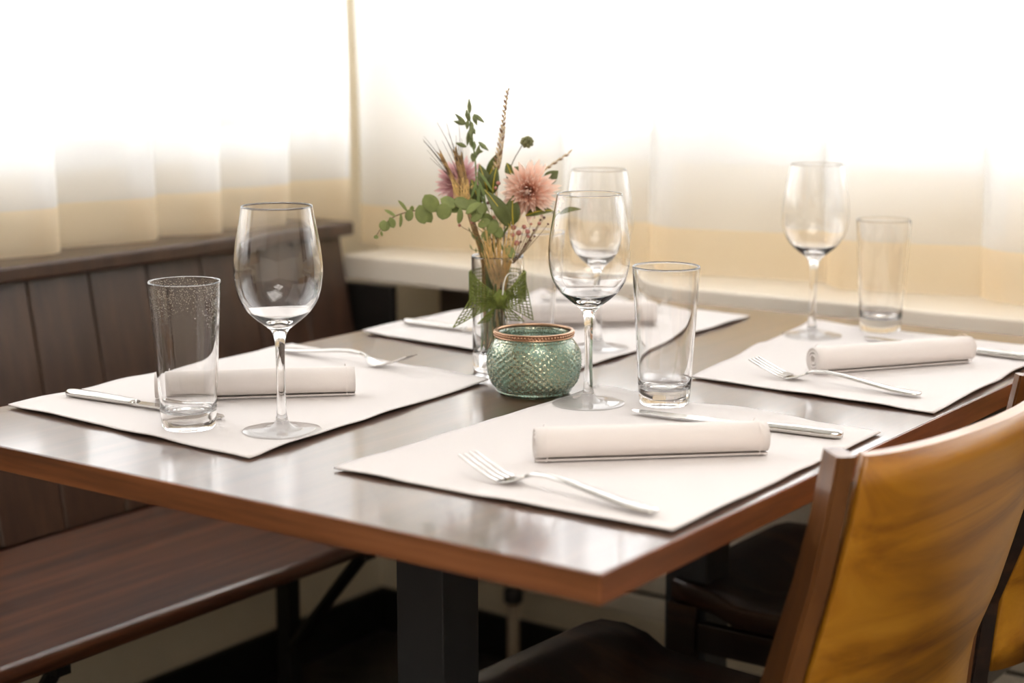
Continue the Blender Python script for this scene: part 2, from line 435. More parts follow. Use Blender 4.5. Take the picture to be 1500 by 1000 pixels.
for yy in (.75, 1.26, 1.80):
    bm = bmesh.new(); add_box(bm, -1.715-ox, -1.690-ox, yy-.0125-oy, yy+.0125-oy, 0, .423); obj('leg', bm, M['bracket'], bn)
    bm = bmesh.new(); add_tube(bm, [(-1.506-ox, yy-.055-oy, .415), (-1.688-ox, yy-.004-oy, .232)], .0095, n=8); obj('brace', bm, M['bracket'], bn)
    bm = bmesh.new(); add_box(bm, -1.80-ox, -1.49-ox, yy-.065-oy, yy-.045-oy, .4125, .4235); obj('seat_support', bm, M['bracket'], bn)

# ------------------------------------------------------------------ table
TX0, TX1, TY0, TY1, TZ, TT = -1.4426, -.6298, .988, 2.142, .75, .0235
tx, ty = (TX0+TX1)/2, (TY0+TY1)/2
tb = thing('dining_table', 'brown wooden dining table with glossy top, laid for four', 'table', (tx, ty, 0))
hx, hy, e = (TX1-TX0)/2, (TY1-TY0)/2, .002
obj('tabletop', box(-hx+e, hx-e, -hy+e, hy-e, TZ-TT, TZ, bev=.0008), M['table'], tb)
obj('edge_strip', box(-hx, hx, -hy, -hy+e, TZ-TT, TZ-.0003, bev=.0006), M['edge_x'], tb)
obj('edge_strip', box(-hx, hx, hy-e, hy, TZ-TT, TZ-.0003, bev=.0006), M['edge_x'], tb)
obj('edge_strip', box(-hx, -hx+e, -hy+e, hy-e, TZ-TT, TZ-.0003, bev=.0006), M['edge'], tb)
obj('edge_strip', box(hx-e, hx, -hy+e, hy-e, TZ-TT, TZ-.0003, bev=.0006), M['edge'], tb)
for cy in (1.315, 1.855):
    dx, dy = -1.035-tx, cy-ty
    obj('pedestal', box(dx-.03, dx+.03, dy-.03, dy+.03, .012, TZ-TT-.008, bev=.0015), M['steel'], tb)
    obj('mounting_plate', box(dx-.12, dx+.12, dy-.12, dy+.12, TZ-TT-.008, TZ-TT), M['steel'], tb)
    obj('foot_plate', box(dx-.20, dx+.20, dy-.05, dy+.05, 0, .012, bev=.002), M['steel'], tb)

# ------------------------------------------------------------------ chairs
def make_chair(label, loc):
    t = thing('dining_chair', label, 'chair', loc, 0, 'dining chairs on the right of the table')
    # facing -x; the seat is .36 wide and dips behind its raised front edge, the back is .43 wide
    def top(x):
        f = min(1, max(0, (x+.165)/.06)); f = f*f*(3-2*f)
        return .450 - .020*f + .006*max(0, (x-.05)/.15)
    bm = bmesh.new()
    def outline(s, dz):
        out = []
        for k in range(64):
            a = 2*PI*k/64; ca, sa = math.cos(a), math.sin(a); p = 18
            r = (abs(ca)**p+abs(sa)**p)**(-1/p)
            x, y = -.0075+.2075*s*ca*r, .168*s*sa*r
            y *= 1 - .10*min(1, max(0, (x+.16)/.36))
            out.append((x, y, top(x)-dz))
        return out
    loft(bm, [outline(.97, .030), outline(1.0, .024), outline(1.0, .005), outline(.992, .001), outline(.975, 0), outline(.8, .001), outline(.5, .003), outline(.2, .004)])
    obj('seat', bm, M['chair'], t, True)
    # rear legs run up past the seat as posts, turned to follow the curve of the back
    def post(sy):
        st = [(.215, 0, .034, .024), (.205, .25, .042, .026), (.203, .43, .050, .026), (.212, .52, .049, .024), (.237, .588, .047, .0225), (.263, .684, .041, .0215), (.275, .739, .037, .021), (.2845, .797, .034, .0205)]
        rings = []
        for (x, z, dn, dt) in st:
            dt *= .8
            n_ = Vector((-.75, .66*(-sy))); t_ = Vector((.66, .75*(-sy))); c = Vector((x, sy*.207))
            rings.append([(*(c+n_*(i*dn/2)+t_*(j*dt/2)), z) for i, j in ((-1, -1), (1, -1), (1, 1), (-1, 1))])
        b = bmesh.new(); loft(b, rings)
        bmesh.ops.bevel(b, geom=[ed for ed in b.edges if abs((ed.verts[0].co-ed.verts[1].co).normalized().z) > .5], offset=.002, segments=2, affect='EDGES')
        return b
    for sy in (-1, 1): obj('rear_leg', post(sy), M['post'], t)
    for sy in (-1, 1):
        b = bmesh.new(); y0, y1 = (sy*.166, sy*.130)
        loft(b, [[(-.210, y0, z), (-.210+d, y0, z), (-.210+d, y1, z), (-.210, y1, z)] for z, d in ((0, .030), (.4195, .040))])
        obj('front_leg', b, M['chair'], t)
    obj('apron', box(-.208, -.190, -.1295, .1295, .365, .4195, bev=.002), M['chair'], t)
    obj('apron', box(.160, .176, -.185, .185, .360, .398, bev=.002), M['chair'], t)
    for sy in (-1, 1):
        obj('apron', box(-.1695, .1595, min(sy*.145, sy*.162), max(sy*.145, sy*.162), .360, .398, bev=.002), M['chair'], t)
    b = bmesh.new()
    pz = [(.204, .43), (.212, .52), (.237, .588), (.263, .684), (.275, .739), (.2845, .797)]
    def pc(z):
        for (xa, za), (xb_, zb) in zip(pz[:-1], pz[1:]):
            if z <= zb: return xa+(xb_-xa)*(z-za)/(zb-za)
        return pz[-1][0]
    N = 28; grid = []
    for k in range(13):
        z = .435 + (.7965-.435)*k/12
        mid = [(pc(z)+.011+.040*(1-(y/.202)**2)**.6, y) for y in [.1985*math.sin(PI/2*(-1+2*i/N)) for i in range(N+1)]]
        outr, innr = [], []
        for i, (x, y) in enumerate(mid):
            a_, c_ = mid[max(0, i-1)], mid[min(N, i+1)]
            tx_, ty_ = c_[0]-a_[0], c_[1]-a_[1]; l_ = math.hypot(tx_, ty_); nx_, ny_ = ty_/l_, -tx_/l_
            outr.append((x+nx_*.0065, y+ny_*.0065, z)); innr.append((x-nx_*.0070, y-ny_*.0070, z))
        grid.append(outr+innr[::-1])
    loft(b, grid)
    o = obj('backrest', b, M['ply'], t)
    for p in o.data.polygons: p.use_smooth = len(p.vertices) == 4 and abs(p.normal.z) < .7
    return t
ch1 = make_chair('dining chair in front with curved amber wooden back, nearest the camera', (-.8427, 1.4672, 0))
ch1.rotation_euler = (0, 0, rad(-2.5))
ch2 = copy_tree(ch1, (-.843, 1.977, 0), 0, 'shade-darkened dining chair at the far right place, beyond the amber chair back')
for c in ch2.children:
    if c.name.startswith('rear_leg'):                       # posts recoloured dark to paint in their shade
        c.material_slots[0].link = 'OBJECT'; c.material_slots[0].material = M['chair']

# ------------------------------------------------------------------ place settings
MT = TZ + .0018     # top of a placemat
def placemat(label, corners, seed):
    nx, ny = 44, 56
    cs = [Vector((*c, 0)) for c in corners]; cen = sum(cs, Vector())/4
    W, D = (cs[1]-cs[0]).length, (cs[3]-cs[0]).length
    vs = []; fs = []
    def h(i, j):
        u, v = i/nx, j/ny
        d = min(min(u, 1-u)*W, min(v, 1-v)*D)
        lift = max(0, 1-d/.016)**1.5
        n1 = noise.noise((u*4.3+seed*7.1, v*5.1, seed*3.3))
        return lift*(.0016+.0040*max(0, n1+.15))
    def g(u, v):
        p = (cs[0]*(1-u)+cs[1]*u)*(1-v)+(cs[3]*(1-u)+cs[2]*u)*v - cen
        return p.x+.0016*noise.noise((v*8, seed, 1.0)), p.y+.0016*noise.noise((u*8, seed, 9.0))
    for side in (0, 1):
        for j in range(ny+1):
            for i in range(nx+1):
                x, y = g(i/nx, j/ny); vs.append((x, y, h(i, j) + (.0016 if side else .0002)))
    K = (nx+1)*(ny+1)
    for j in range(ny):
        for i in range(nx):
            a = j*(nx+1)+i
            fs.append((K+a, K+a+1, K+a+nx+2, K+a+nx+1)); fs.append((a, a+nx+1, a+nx+2, a+1))
    per = [(i, 0) for i in range(nx)] + [(nx, j) for j in range(ny)] + [(i, ny) for i in range(nx, 0, -1)] + [(0, j) for j in range(ny, 0, -1)]
    idx = [j*(nx+1)+i for (i, j) in per]
    for a, b in zip(idx, idx[1:]+idx[:1]): fs.append((a, b, K+b, K+a))
    return tag(obj('placemat', (vs, fs), M['linen'], None, True, (cen.x, cen.y, TZ)), label, 'placemat', 'four off-white placemats')
placemat('off-white placemat at the front left place, under the dewy tumbler and wine glass', [(-1.4308, 1.1019), (-1.0700, 1.0850), (-1.1045, 1.498), (-1.4390, 1.5400)], 1)
placemat('off-white placemat at the front right place, nearest the amber chair back', [(-.9826, 1.1013), (-.6383, 1.1036), (-.6467, 1.5146), (-.9850, 1.5330)], 2)
placemat('off-white placemat at the far right place, beside the window sill', [(-.9308, 1.6462), (-.6376, 1.6258), (-.6500, 2.0550), (-.9900, 2.0740)], 3)
placemat('off-white placemat at the far left place, behind the flower vase', [(-1.4253, 1.6579), (-1.0611, 1.617), (-1.0773, 2.0623), (-1.4330, 2.0948)], 4)

def napkin(label, a, b, seed, r=.0172):
    a = Vector((*a, MT)); b = Vector((*b, MT)); d = b-a; L = d.length
    vs = []; fs = []; turns = 3.1; n = 84; nl = 22; th = .0017
    def c(k):
        t = k/n; ang = -PI/2 + 2*PI*turns*(1-t) - .35
        rr = .004 + (r-.0008-.004)*t**.8
        return ang, rr
    for s in range(nl+1):
        u = s/nl; x = u*L
        sc = 1 - .035*math.exp(-min(u, 1-u)/.03) + .018*noise.noise((u*5, seed*3.7, 0))
        for off in (0, th):
            for k in range(n+1):
                ang, rr = c(k); q = (rr-off)*sc
                vs.append((x, q*math.cos(ang), q*math.sin(ang)+r*sc))
    m = n+1; row = 2*m
    for s in range(nl):
        for k in range(n):
            A = s*row+k; fs.append((A, A+1, A+row+1, A+row))
            B = A+m; fs.append((B, B+row, B+row+1, B+1))
        for k in (0, n):
            A = s*row+k; fs.append((A, A+row, A+row+m, A+m))
    for s in (0, nl):
        for k in range(n):
            A = s*row+k; fs.append((A, A+m, A+m+1, A+1))
    o = obj('napkin', (vs, fs), M['napkin'], None, True, a); o.rotation_euler = (0, 0, math.atan2(d.y, d.x))
    # a narrow stitched hem line near each end
    for u in (.045, .955):
        bm = bmesh.new(); ring = []
        N = 30
        for xx in (-.0004, .0004):
            ring.append([(u*L+xx, (r*1.002)*math.cos(2*PI*k/N), r+(r*1.002)*math.sin(2*PI*k/N)) for k in range(N)])
        loft(bm, ring, False); obj('hem', bm, M['napkin'], o)
    return tag(o, label, 'napkin', 'rolled white napkins')
napkin('rolled white napkin lying behind the front left tumbler and wine glass', (-1.3243, 1.2071), (-1.1747, 1.3527), 1)
napkin('rolled white napkin in front, behind the nearest fork', (-.8523, 1.225), (-.6961, 1.3713), 2)
napkin('rolled white napkin at the far right place, spiral end facing the camera', (-.8275, 1.7396), (-.7103, 1.9148), 3)
napkin('rolled white napkin at the far left place, behind the middle wine glasses', (-1.3029, 1.777), (-1.1532, 1.9249), 4)

def make_fork(label, loc, rz):
    t = thing('fork', label, 'fork', loc, rz, 'forks')
    def strip(st, n=10):
        b = bmesh.new()
        loft(b, [[(s, w*math.cos(2*PI*k/n), z+h*math.sin(2*PI*k/n)) for k in range(n)] for (s, z, w, h) in st]); return b
    obj('handle', strip([(0, .0042, .0040, .0012), (.002, .0042, .0070, .0018), (.010, .0042, .0088, .0020), (.03, .0052, .0084, .0021), (.06, .0085, .0066, .0022), (.09, .0122, .0047, .0023), (.112, .0138, .0034, .0022), (.127, .0128, .0029, .0020), (.136, .0098, .0033, .0016)]), M['cutlery'], t, True)
    h = obj('head', strip([(.136, .0098, .0033, .0016), (.141, .0070, .0062, .0012), (.147, .0045, .0096, .0010), (.154, .0030, .0117, .0009), (.1605, .0029, .0121, .0009)], 14), M['cutlery'], t, True)
    for k in range(4):
        y = -.0104+.00693*k; b = bmesh.new()
        st = [(.1600, .0034, .0016), (.170, .0052, .0014), (.188, .0118, .0012), (.199, .0163, .0010), (.205, .0187, .0005)]
        loft(b, [[(s, y-w_, z-.0007), (s, y+w_, z-.0007), (s, y+w_, z+.0007), (s, y-w_, z+.0007)] for (s, z, w_) in st])
        obj('tine', b, M['cutlery'], h)
    return t
def lay(p, q): return (p[0], p[1], MT), math.atan2(q[1]-p[1], q[0]-p[0])
l, r = lay((-1.4125, 1.494), (-1.208, 1.4902))
fk = make_fork('steel fork behind the front left rolled napkin, tines towards the vase', l, r)
l, r = lay((-.6725, 1.1360), (-.8716, 1.1559)); copy_tree(fk, l, r, 'steel fork nearest the camera, in front of the front rolled napkin')
l, r = lay((-.6790, 1.6900), (-.8816, 1.7033)); copy_tree(fk, l, r, 'steel fork at the far right place, in front of the spiral napkin')
l, r = lay((-1.387, 2.030), (-1.183, 2.030)); copy_tree(fk, l, r, 'steel fork at the far left place, beyond the rolled napkin')
def make_knife(label, loc, rz):
    t = thing('knife', label, 'knife', loc, rz, 'table knives')
    b = bmesh.new(); n = 12
    st = [(0, .0035, .0030), (.003, .0068, .0040), (.012, .0082, .0044), (.04, .0080, .0044), (.075, .0070, .0040), (.095, .0064, .0034), (.100, .0060, .0022)]
    loft(b, [[(s, w_*math.cos(2*PI*k/n), .0045+h*math.sin(2*PI*k/n)) for k in range(n)] for (s, w_, h) in st])
    obj('handle', b, M['cutlery'], t, True)
    b = bmesh.new()
    st = [(.100, -.0060, .0060, .0012), (.106, -.0064, .0072, .0010), (.13, -.0064, .0080, .0009), (.17, -.0064, .0082, .0008), (.20, -.0062, .0076, .0008), (.214, -.0058, .0050, .0006), (.2215, -.0052, -.0010, .0004)]
    loft(b, [[(s, y0, .0042-h), (s, y1, .0042-h*.3), (s, y1, .0042+h*.3), (s, y0, .0042+h)] for (s, y0, y1, h) in st])
    obj('blade', b, M['cutlery'], t)
    return t
l, r = lay((-1.4207, 1.1722), (-1.1932, 1.1850))
kn = make_knife('steel knife at the front left place, running behind the dewy tumbler', l, r)
l, r = lay((-.6650, 1.4670), (-.8754, 1.4445)); copy_tree(kn, l, r, 'steel knife behind the front napkin, tip by the middle tumbler')
l, r = lay((-.6535, 1.9640), (-.8768, 1.9822)); copy_tree(kn, l, r, 'steel knife at the far right place, handle beyond the spiral napkin')
l, r = lay((-1.4206, 1.7402), (-1.2000, 1.7360)); copy_tree(kn, l, r, 'steel knife at the far left place, handle left of the vase')

# wine glasses: bowl, stem and foot are open shells that share their rims, so the glass runs on through the joins
GZ = TZ + .0011     # glasses press the cloth down a little
def make_wine(label, loc):
    t = thing('wine_glass', label, 'wine glass', loc, 0, 'wine glasses')
    outer = [(.0098, .1010), (.0157, .1056), (.0210, .1095), (.0262, .1138), (.0310, .1187), (.0350, .1246), (.0378, .1302), (.0400, .1371), (.0416, .1450), (.0424, .1528), (.0424, .1606), (.0419, .1686), (.0410, .1770), (.0397, .1855), (.0382, .1938), (.0366, .2030), (.0352, .2110), (.0341, .2176), (.0340, .2186)]
    th = .0011
    inner = [(max(0, r_-th), z+(.0000 if z > .125 else .001)) for (r_, z) in outer[::-1][:-3]]
    inner += [(.0150, .1105), (.0085, .1082), (0, .1072)]
    rim = [(.0338, .2193), (.0334, .2195), (.0330, .2193)]
    mesh_lathe_dir('bowl', outer+rim+inner, M['glass'], t, 64)
    stem = [(.0062, .0115), (.0051, .016), (.0045, .024), (.0042, .04), (.0042, .065), (.0045, .082), (.0053, .091), (.0070, .0968), (.0098, .1010)]
    mesh_lathe_dir('stem', stem, M['glass'], t, 32)
    foot = [(0, 0), (.030, 0), (.0375, .0003), (.0384, .0009), (.0384, .0014), (.0376, .0017), (.030, .0022), (.020, .0029), (.012, .0046), (.0080, .0078), (.0062, .0115)]
    mesh_lathe_dir('foot', foot, M['glass'], t, 64)
    return t
wg = make_wine('tall clear wine glass at the front left place, before the rolled napkin', (-1.1235, 1.1853, GZ))
copy_tree(wg, (-.9510, 1.4646, GZ), 0, 'clear wine glass standing just right of the green jar')
copy_tree(wg, (-.9430, 1.9765, GZ), 0, 'clear wine glass at the far right place, next to the far tumbler')
copy_tree(wg, (-1.1180, 1.7421, GZ), 0, 'clear wine glass seen through the one right of the green jar')
def make_tumbler(label, loc, mat):
    t = thing('tumbler', label, 'tumbler', loc, 0, 'tumblers')
    H = .1452; r0, r1 = .0262, .0352; zi = .0165
    def ro(z): return r0+(r1-r0)*(z/H)
    outer = [(ro(z), z) for z in (zi, .03, .05, .07, .09, .11, .13, .1425, .1438)]
    rim = [(r1-.0001, H-.0010), (r1-.0007, H), (r1-.0015, H), (r1-.0021, H-.0010)]
    inner = [(ro(z)-.0021, z) for z in (.1438, .1425, .13, .11, .09, .07, .05, .03, .021)] + [(ro(.0172)-.0045, .0172), (.012, .0165), (0, .0163)]
    mesh_lathe_dir('wall', outer+rim+inner, mat, t, 64)
    base = [(0, .0022), (.014, .0018), (.020, .0004), (.0225, 0), (.0250, .0008), (r0, .003), (ro(.010), .010), (ro(zi), zi)]
    mesh_lathe_dir('base', base, M['tumbler'], t, 64)
    return t
tu = make_tumbler('straight tumbler at the front left place, its upper half beaded with droplets', (-1.2086, 1.1440, GZ), M['dewy'])
t2 = make_tumbler('clear straight tumbler right of the middle wine glass, behind the front napkin', (-.8858, 1.5098, GZ), M['tumbler'])
copy_tree(t2, (-.8880, 2.0647, GZ), 0, 'clear straight tumbler at the far right, before the window sill')
copy_tree(t2, (-1.1830, 1.6920, GZ), 0, 'clear straight tumbler half hidden behind the bouquet and vase')

# ------------------------------------------------------------------ green jar
jr = thing('candle_jar', 'squat green embossed glass jar with beaded copper rim at table centre', 'jar', (-1.0318, 1.4814, TZ))
N = 160; prof = []
ctrl = [(.0375, .0012), (.0400, .0035), (.0405, .0055), (.0432, .0090), (.0470, .0165), (.0492, .0260), (.0500, .0350), (.0494, .0440), (.0470, .0520), (.0435, .0575), (.0408, .0605), (.0400, .0660)]
def cprof(t):
    k = t*(len(ctrl)-1); i = min(int(k), len(ctrl)-2); f = k-i
    P = [ctrl[max(i-1, 0)], ctrl[i], ctrl[i+1], ctrl[min(i+2, len(ctrl)-1)]]
    return tuple(.5*((2*P[1][q])+(P[2][q]-P[0][q])*f+(2*P[0][q]-5*P[1][q]+4*P[2][q]-P[3][q])*f*f+(3*P[1][q]-P[0][q]-3*P[2][q]+P[3][q])*f**3) for q in (0, 1))
bm = bmesh.new(); rings = []; MZ = 72
for j in range(MZ+1):
    r_, z = cprof(j/MZ); ring = []
    env = max(0, min(1, (z-.007)/.005))*max(0, min(1, (.054-z)/.008))
    for i in range(N):
        a = 2*PI*i/N; ph = z/.0034*PI
        d = abs(math.sin(17*a+ph*.5))*abs(math.sin(17*a-ph*.5))
        low = .0006*abs(math.sin(24*a)) if z < .007 else 0
        rr = r_ + env*.0034*(d-.4) + low
        ring.append((rr*math.cos(a), rr*math.sin(a), z))
    rings.append(ring)
inn = [(.0382, .066), (.0385, .0610), (.0410, .0575), (.0448, .0515), (.0470, .044), (.0476, .035), (.0468, .026), (.0445, .0165), (.0400, .0085), (.030, .0060)]
for (r_, z) in inn: rings.append([(r_*math.cos(2*PI*i/N), r_*math.sin(2*PI*i/N), z) for i in range(N)])
rings = [[(.030*math.cos(2*PI*i/N), .030*math.sin(2*PI*i/N), .0008) for i in range(N)]] + rings
loft(bm, rings)
obj('jar_body', bm, M['jar'], jr, True)
rim = lathe([(.0405, .0628), (.0428, .0628), (.0434, .0634), (.0424, .0642), (.0417, .0650), (.0417, .0672), (.0428, .0678), (.0433, .0685), (.0428, .0692), (.0405, .0694), (.0394, .0688), (.0394, .0665), (.0403, .0660)], 72, True)
ro = obj('copper_rim', rim, M['copper'], jr, True)
bm = bmesh.new(); bmesh.ops.create_uvsphere(bm, u_segments=8, v_segments=6, radius=.0016)
bead = obj('bead', bm, M['copper'], ro, True); bead.location = (.0423, 0, .0661)
for k in range(1, 74):
    a = 2*PI*k/74
    inst('bead', bead.data, ro, Matrix.Translation((.0423*math.cos(a), .0423*math.sin(a), .0661)))

# ------------------------------------------------------------------ vase, bow and bouquet
VX, VY = -1.1407, 1.5645
vs_ = thing('glass_vase', 'slim clear glass vase of flowers behind the green jar', 'vase', (VX, VY, TZ))
H = .1325
mesh_lathe_dir('wall', [(.0285+.0015*z/H, z) for z in (.020, .05, .08, .11, .130, .1315)] + [(.0299, H), (.0290, H+.0006), (.0281, H)] +
               [(.0262+.0015*z/H, z) for z in (.1315, .130, .11, .08, .05, .026)] + [(.0240, .0205), (.012, .0192), (0, .0190)], M['glass'], vs_, 56)
mesh_lathe_dir('base', [(0, .0012), (.018, .0010), (.0255, 0), (.0275, .0012), (.0283, .004), (.0285+.0015*.020/H, .020)], M['glass'], vs_, 56)

RV = Vector((math.cos(YAW), -math.sin(YAW), 0)); NV = -Vector((math.sin(YAW), math.cos(YAW), 0)); UPV = Vector((0, 0, 1))
FW = Vector((math.cos(PITCH)*math.sin(YAW), math.cos(PITCH)*math.cos(YAW), -math.sin(PITCH))); UC = RV.cross(FW)
VB = Vector((VX, VY, TZ)); C0 = Vector((0, 0, CZ))
def bq(u, v, n=0.0):
    """Measured photo position -> point in the bouquet, n metres in front of the vase axis, relative to the vase foot."""
    d = FW + RV*((u-750)/FPX) - UC*((v-500)/FPX)
    P = VB + NV*n
    t = (P-C0).dot(NV)/d.dot(NV)
    return C0 + d*t - VB
def vloc(r_, ang, z): return RV*(r_*math.cos(ang)) + NV*(r_*math.sin(ang)) + UPV*z   # a point inside the vase
def plant(name, label, cat, group=None):
    o = thing(name, label, cat, (VX, VY, TZ), 0, group); o['kind'] = 'thing'; return o

# bow
bow = plant('burlap_bow', 'green open-weave burlap ribbon tied in a bow around the glass vase', 'ribbon')
def net(name, fn, nu, nv, th):
    vs = []; fs = []
    for j in range(nv+1):
        for i in range(nu+1): vs.append(fn(i/nu, j/nv))
    for j in range(nv):
        for i in range(nu):
            a = j*(nu+1)+i; fs.append((a, a+1, a+nu+2, a+nu+1))
    o = obj(name, (vs, fs), M['burlap'], bow)
    md = o.modifiers.new('weave', 'WIREFRAME'); md.thickness = th; md.use_boundary = True; md.use_even_offset = False
    return o
def band(u, v):
    a = PI/2 + 2*PI*u
    pinch = math.exp(-((min(u, 1-u))/.10)**2)
    zc = .098 - .017*pinch; hw = .0165*(1-.72*pinch)
    r_ = .0318 + .002*pinch + .0006*math.sin(9*a)
    return vloc(r_, a, zc+(v-.5)*2*hw)
net('band', band, 46, 8, .0015)
kn_ = bq(733, 437, .036)
def wing(pA, pB, bulge, wob):
    def f(u, v):
        tip = pA.lerp(pB, v); p = kn_.lerp(tip, u)
        p = p + NV*(bulge*math.sin(u*PI)*(.4+.6*v) + wob*math.sin(v*9+u*5)*u) + UPV*(.004*math.sin(u*PI)*(v-.5))
        spread = UPV*((.5-v)*.010*(1-u))
        return p + spread
    return f
net('ribbon_tail', wing(bq(690, 436, .030), bq(664, 479, .038), .012, .0025), 9, 8, .0015)
net('ribbon_loop', wing(bq(693, 404, .030), bq(688, 446, .034), .008, .002), 7, 7, .0015)
net('ribbon_tail', wing(bq(773, 424, .030), bq(781, 468, .038), .012, .0025), 8, 8, .0015)
net('ribbon_loop', wing(bq(768, 402, .030), bq(774, 432, .032), .006, .002), 7, 6, .0015)
net('ribbon_tail', wing(bq(716, 470, .036), bq(700, 474, .040), .006, .001), 7, 4, .0015)
net('ribbon_tail', wing(bq(742, 468, .036), bq(768, 470, .040), .006, .001), 7, 4, .0015)
bm = bmesh.new(); bmesh.ops.create_icosphere(bm, subdivisions=3, radius=.0075)
for v in bm.verts: v.co = v.co*(1+.35*noise.noise(v.co*260)); v.co.z *= 1.35
k_ = obj('knot', bm, M['burlap'], bow, True); k_.location = kn_
bm = bmesh.new(); add_tube(bm, spline([bq(736, 432, .043), bq(739, 412, .040), bq(745, 401, .037), bq(757, 400, .036), bq(757, 406, .037), bq(747, 411, .038)], 6), .0008, n=5)
obj('string', bm, M['string'], bow, True)

def stem_pts(top, r_, ang, mid=None):
    foot = vloc(r_, ang, .0215); neck = vloc(min(.021, r_*1.0), ang+2.6, .128)
    return spline([foot, foot.lerp(neck, .55), neck] + ([mid] if mid else []) + [top], 6)
def add_ell(bm, a, b, wd, n=6, flat=.6):
    """A pointed spikelet from a to b."""
    a, b = Vector(a), Vector(b); t = (b-a); L = t.length; t.normalize()
    s = t.cross(NV); s = s.normalized() if s.length > 1e-3 else RV; q = t.cross(s)
    rings = [[a+t*(L*f)+(s*math.cos(2*PI*k/n)+q*flat*math.sin(2*PI*k/n))*wd*g for k in range(n)] for f, g in ((0, .25), (.22, .85), (.5, 1), (.8, .5), (1, .05))]
    loft(bm, rings)
def leaf_mesh(a, b, wd, normal, fold=.25, curl=.1, n=8, round_=False, tipw=1.0):
    a, b = Vector(a), Vector(b); t = b-a; L = t.length; t.normalize(); nn = Vector(normal); s = t.cross(nn).normalized(); nn = s.cross(t).normalized()
    vs = []; fs = []
    for i in range(n+1):
        f = i/n
        g = math.sin(PI*f)**.55 if round_ else math.sin(PI*f**.8)**.9
        ww = wd*max(g, .02)
        c = a+t*(L*f)+nn*(curl*L*math.sin(PI*f))
        for k in (-1, -.5, 0, .5, 1): vs.append(c+s*(ww*k)+nn*(abs(k)*ww*fold))
    for i in range(n):
        for k in range(4):
            x = i*5+k; fs.append((x, x+1, x+6, x+5))
    m = len(vs); vs2 = vs+[v-nn*.0003 for v in vs]
    fs2 = fs+[tuple(q+m for q in reversed(f_)) for f_ in fs]
    ring = [i*5 for i in range(n+1)] + [n*5+k for k in range(1, 5)] + [i*5+4 for i in range(n-1, -1, -1)] + [k for k in (3, 2, 1)]
    for x, y in zip(ring, ring[1:]+ring[:1]): fs2.append((x, y, y+m, x+m))
    return vs2, fs2
def petal_mesh(name, mat, wd=.13, cup=.10):
    me = bpy.data.meshes.new(name); vs = []; fs = []; al = []
    n = 7
    for i in range(n+1):
        f = i/n; ww = wd*(.35+.65*math.sin(PI*min(1, f*.62+.08)))*(1 if f < .6 else max(.03, 1-((f-.6)/.4)**1.7))
        for k in (-1, -.5, 0, .5, 1):
            vs.append((k*ww, f, (abs(k)**1.5)*cup*(1-.3*f) + .42*f*f)); al.append(f)
    for i in range(n):
        for k in range(4):
            x = i*5+k; fs.append((x, x+1, x+6, x+5))
    me.from_pydata(vs, [], fs); me.materials.append(mat)
    at = me.attributes.new('along', 'FLOAT', 'POINT')
    for i, v in enumerate(al): at.data[i].value = v
    for p in me.polygons: p.use_smooth = True
    return me
def dahlia(name, label, cen, axis, R_, mat, count, stem_r, stem_a, seed, tmax=112):
    random.seed(seed)
    rt = plant(name, label, 'flower')
    axis = Vector(axis).normalized(); cen = Vector(cen)
    pm = petal_mesh('petal', mat)
    base = cen - axis*R_*.30
    q0 = axis.to_track_quat('Z', 'Y')
    for i in range(count):
        t = (i+.5)/count
        th = rad(6) + rad(tmax-6)*t**.62; ph = i*2.399963 + random.uniform(-.12, .12)
        ln = R_*(.60+.50*t)*random.uniform(.84, 1.14)
        d = Vector((math.sin(th)*math.cos(ph), math.sin(th)*math.sin(ph), math.cos(th)))
        # petal: +Y along d, +Z bends to the flower axis
        up = Vector((0, 0, 1)) - d*d.z
        up = up.normalized() if up.length > .05 else d.orthogonal().normalized()
        sx = d.cross(up).normalized()
        m = Matrix((sx, d, up)).transposed().to_4x4()
        W_ = ln*random.uniform(.9, 1.15)
        mw = Matrix.Translation(base) @ q0.to_matrix().to_4x4() @ m @ Matrix.Translation((0, .04*R_, 0)) @ Matrix.Diagonal((W_*.76, ln, ln*(.95-.9*t)*random.uniform(.7, 1.3), 1))
        inst('petal', pm, rt, mw)
    bm = bmesh.new()
    add_tube(bm, stem_pts(base, stem_r, stem_a, base.lerp(vloc(.010, stem_a, .15), .35)), .0017, .0015, 7)
    obj('stem', bm, M['stem'], rt, True)
    bm = bmesh.new(); bmesh.ops.create_uvsphere(bm, u_segments=12, v_segments=8, radius=.0065); c_ = obj('calyx', bm, M['stem'], rt, True); c_.location = base - axis*.003
    return rt
pe = dahlia('peach_dahlia', 'large peach pink dahlia on the right of the bouquet', bq(773, 280, .02), NV*.78+RV*-.12+UPV*.06, .0320, M['peach'], 170, .010, .3, 5)
ma = dahlia('mauve_dahlia', 'mauve pink dahlia at the left, half behind brown grass', bq(666, 262, -.022), NV*.50+RV*-.42+UPV*.36, .0310, M['mauve'], 120, .012, 3.5, 6)
def leaf(rt, a, b, wd, normal, mat='leaf', vein=True, **k):
    o = obj('leaf', leaf_mesh(a, b, wd, normal, **k), M[mat], rt, True)
    if vein:
        bm = bmesh.new(); a, b = Vector(a), Vector(b); nn = Vector(normal).normalized()
        add_tube(bm, [a+(b-a)*f+nn*(k.get('curl', .1)*(b-a).length*math.sin(PI*f)+.0006) for f in (0, .25, .5, .75, .95)], .0009, .0004, 5)
        obj('vein', bm, M['vein'], o, True)
    return o
leaf(pe, bq(748, 334, .030), bq(708, 276, .034), .0085, NV+UPV*.5, curl=.18)
leaf(pe, bq(752, 330, .024), bq(752, 286, .018), .0100, NV+RV*-.3)
leaf(pe, bq(770, 316, .020), bq(812, 309, .016), .0075, NV*.6+UPV*.8)
leaf(pe, bq(808, 312, .018), bq(851, 306, .012), .0035, NV*.8+UPV*.6, vein=False)
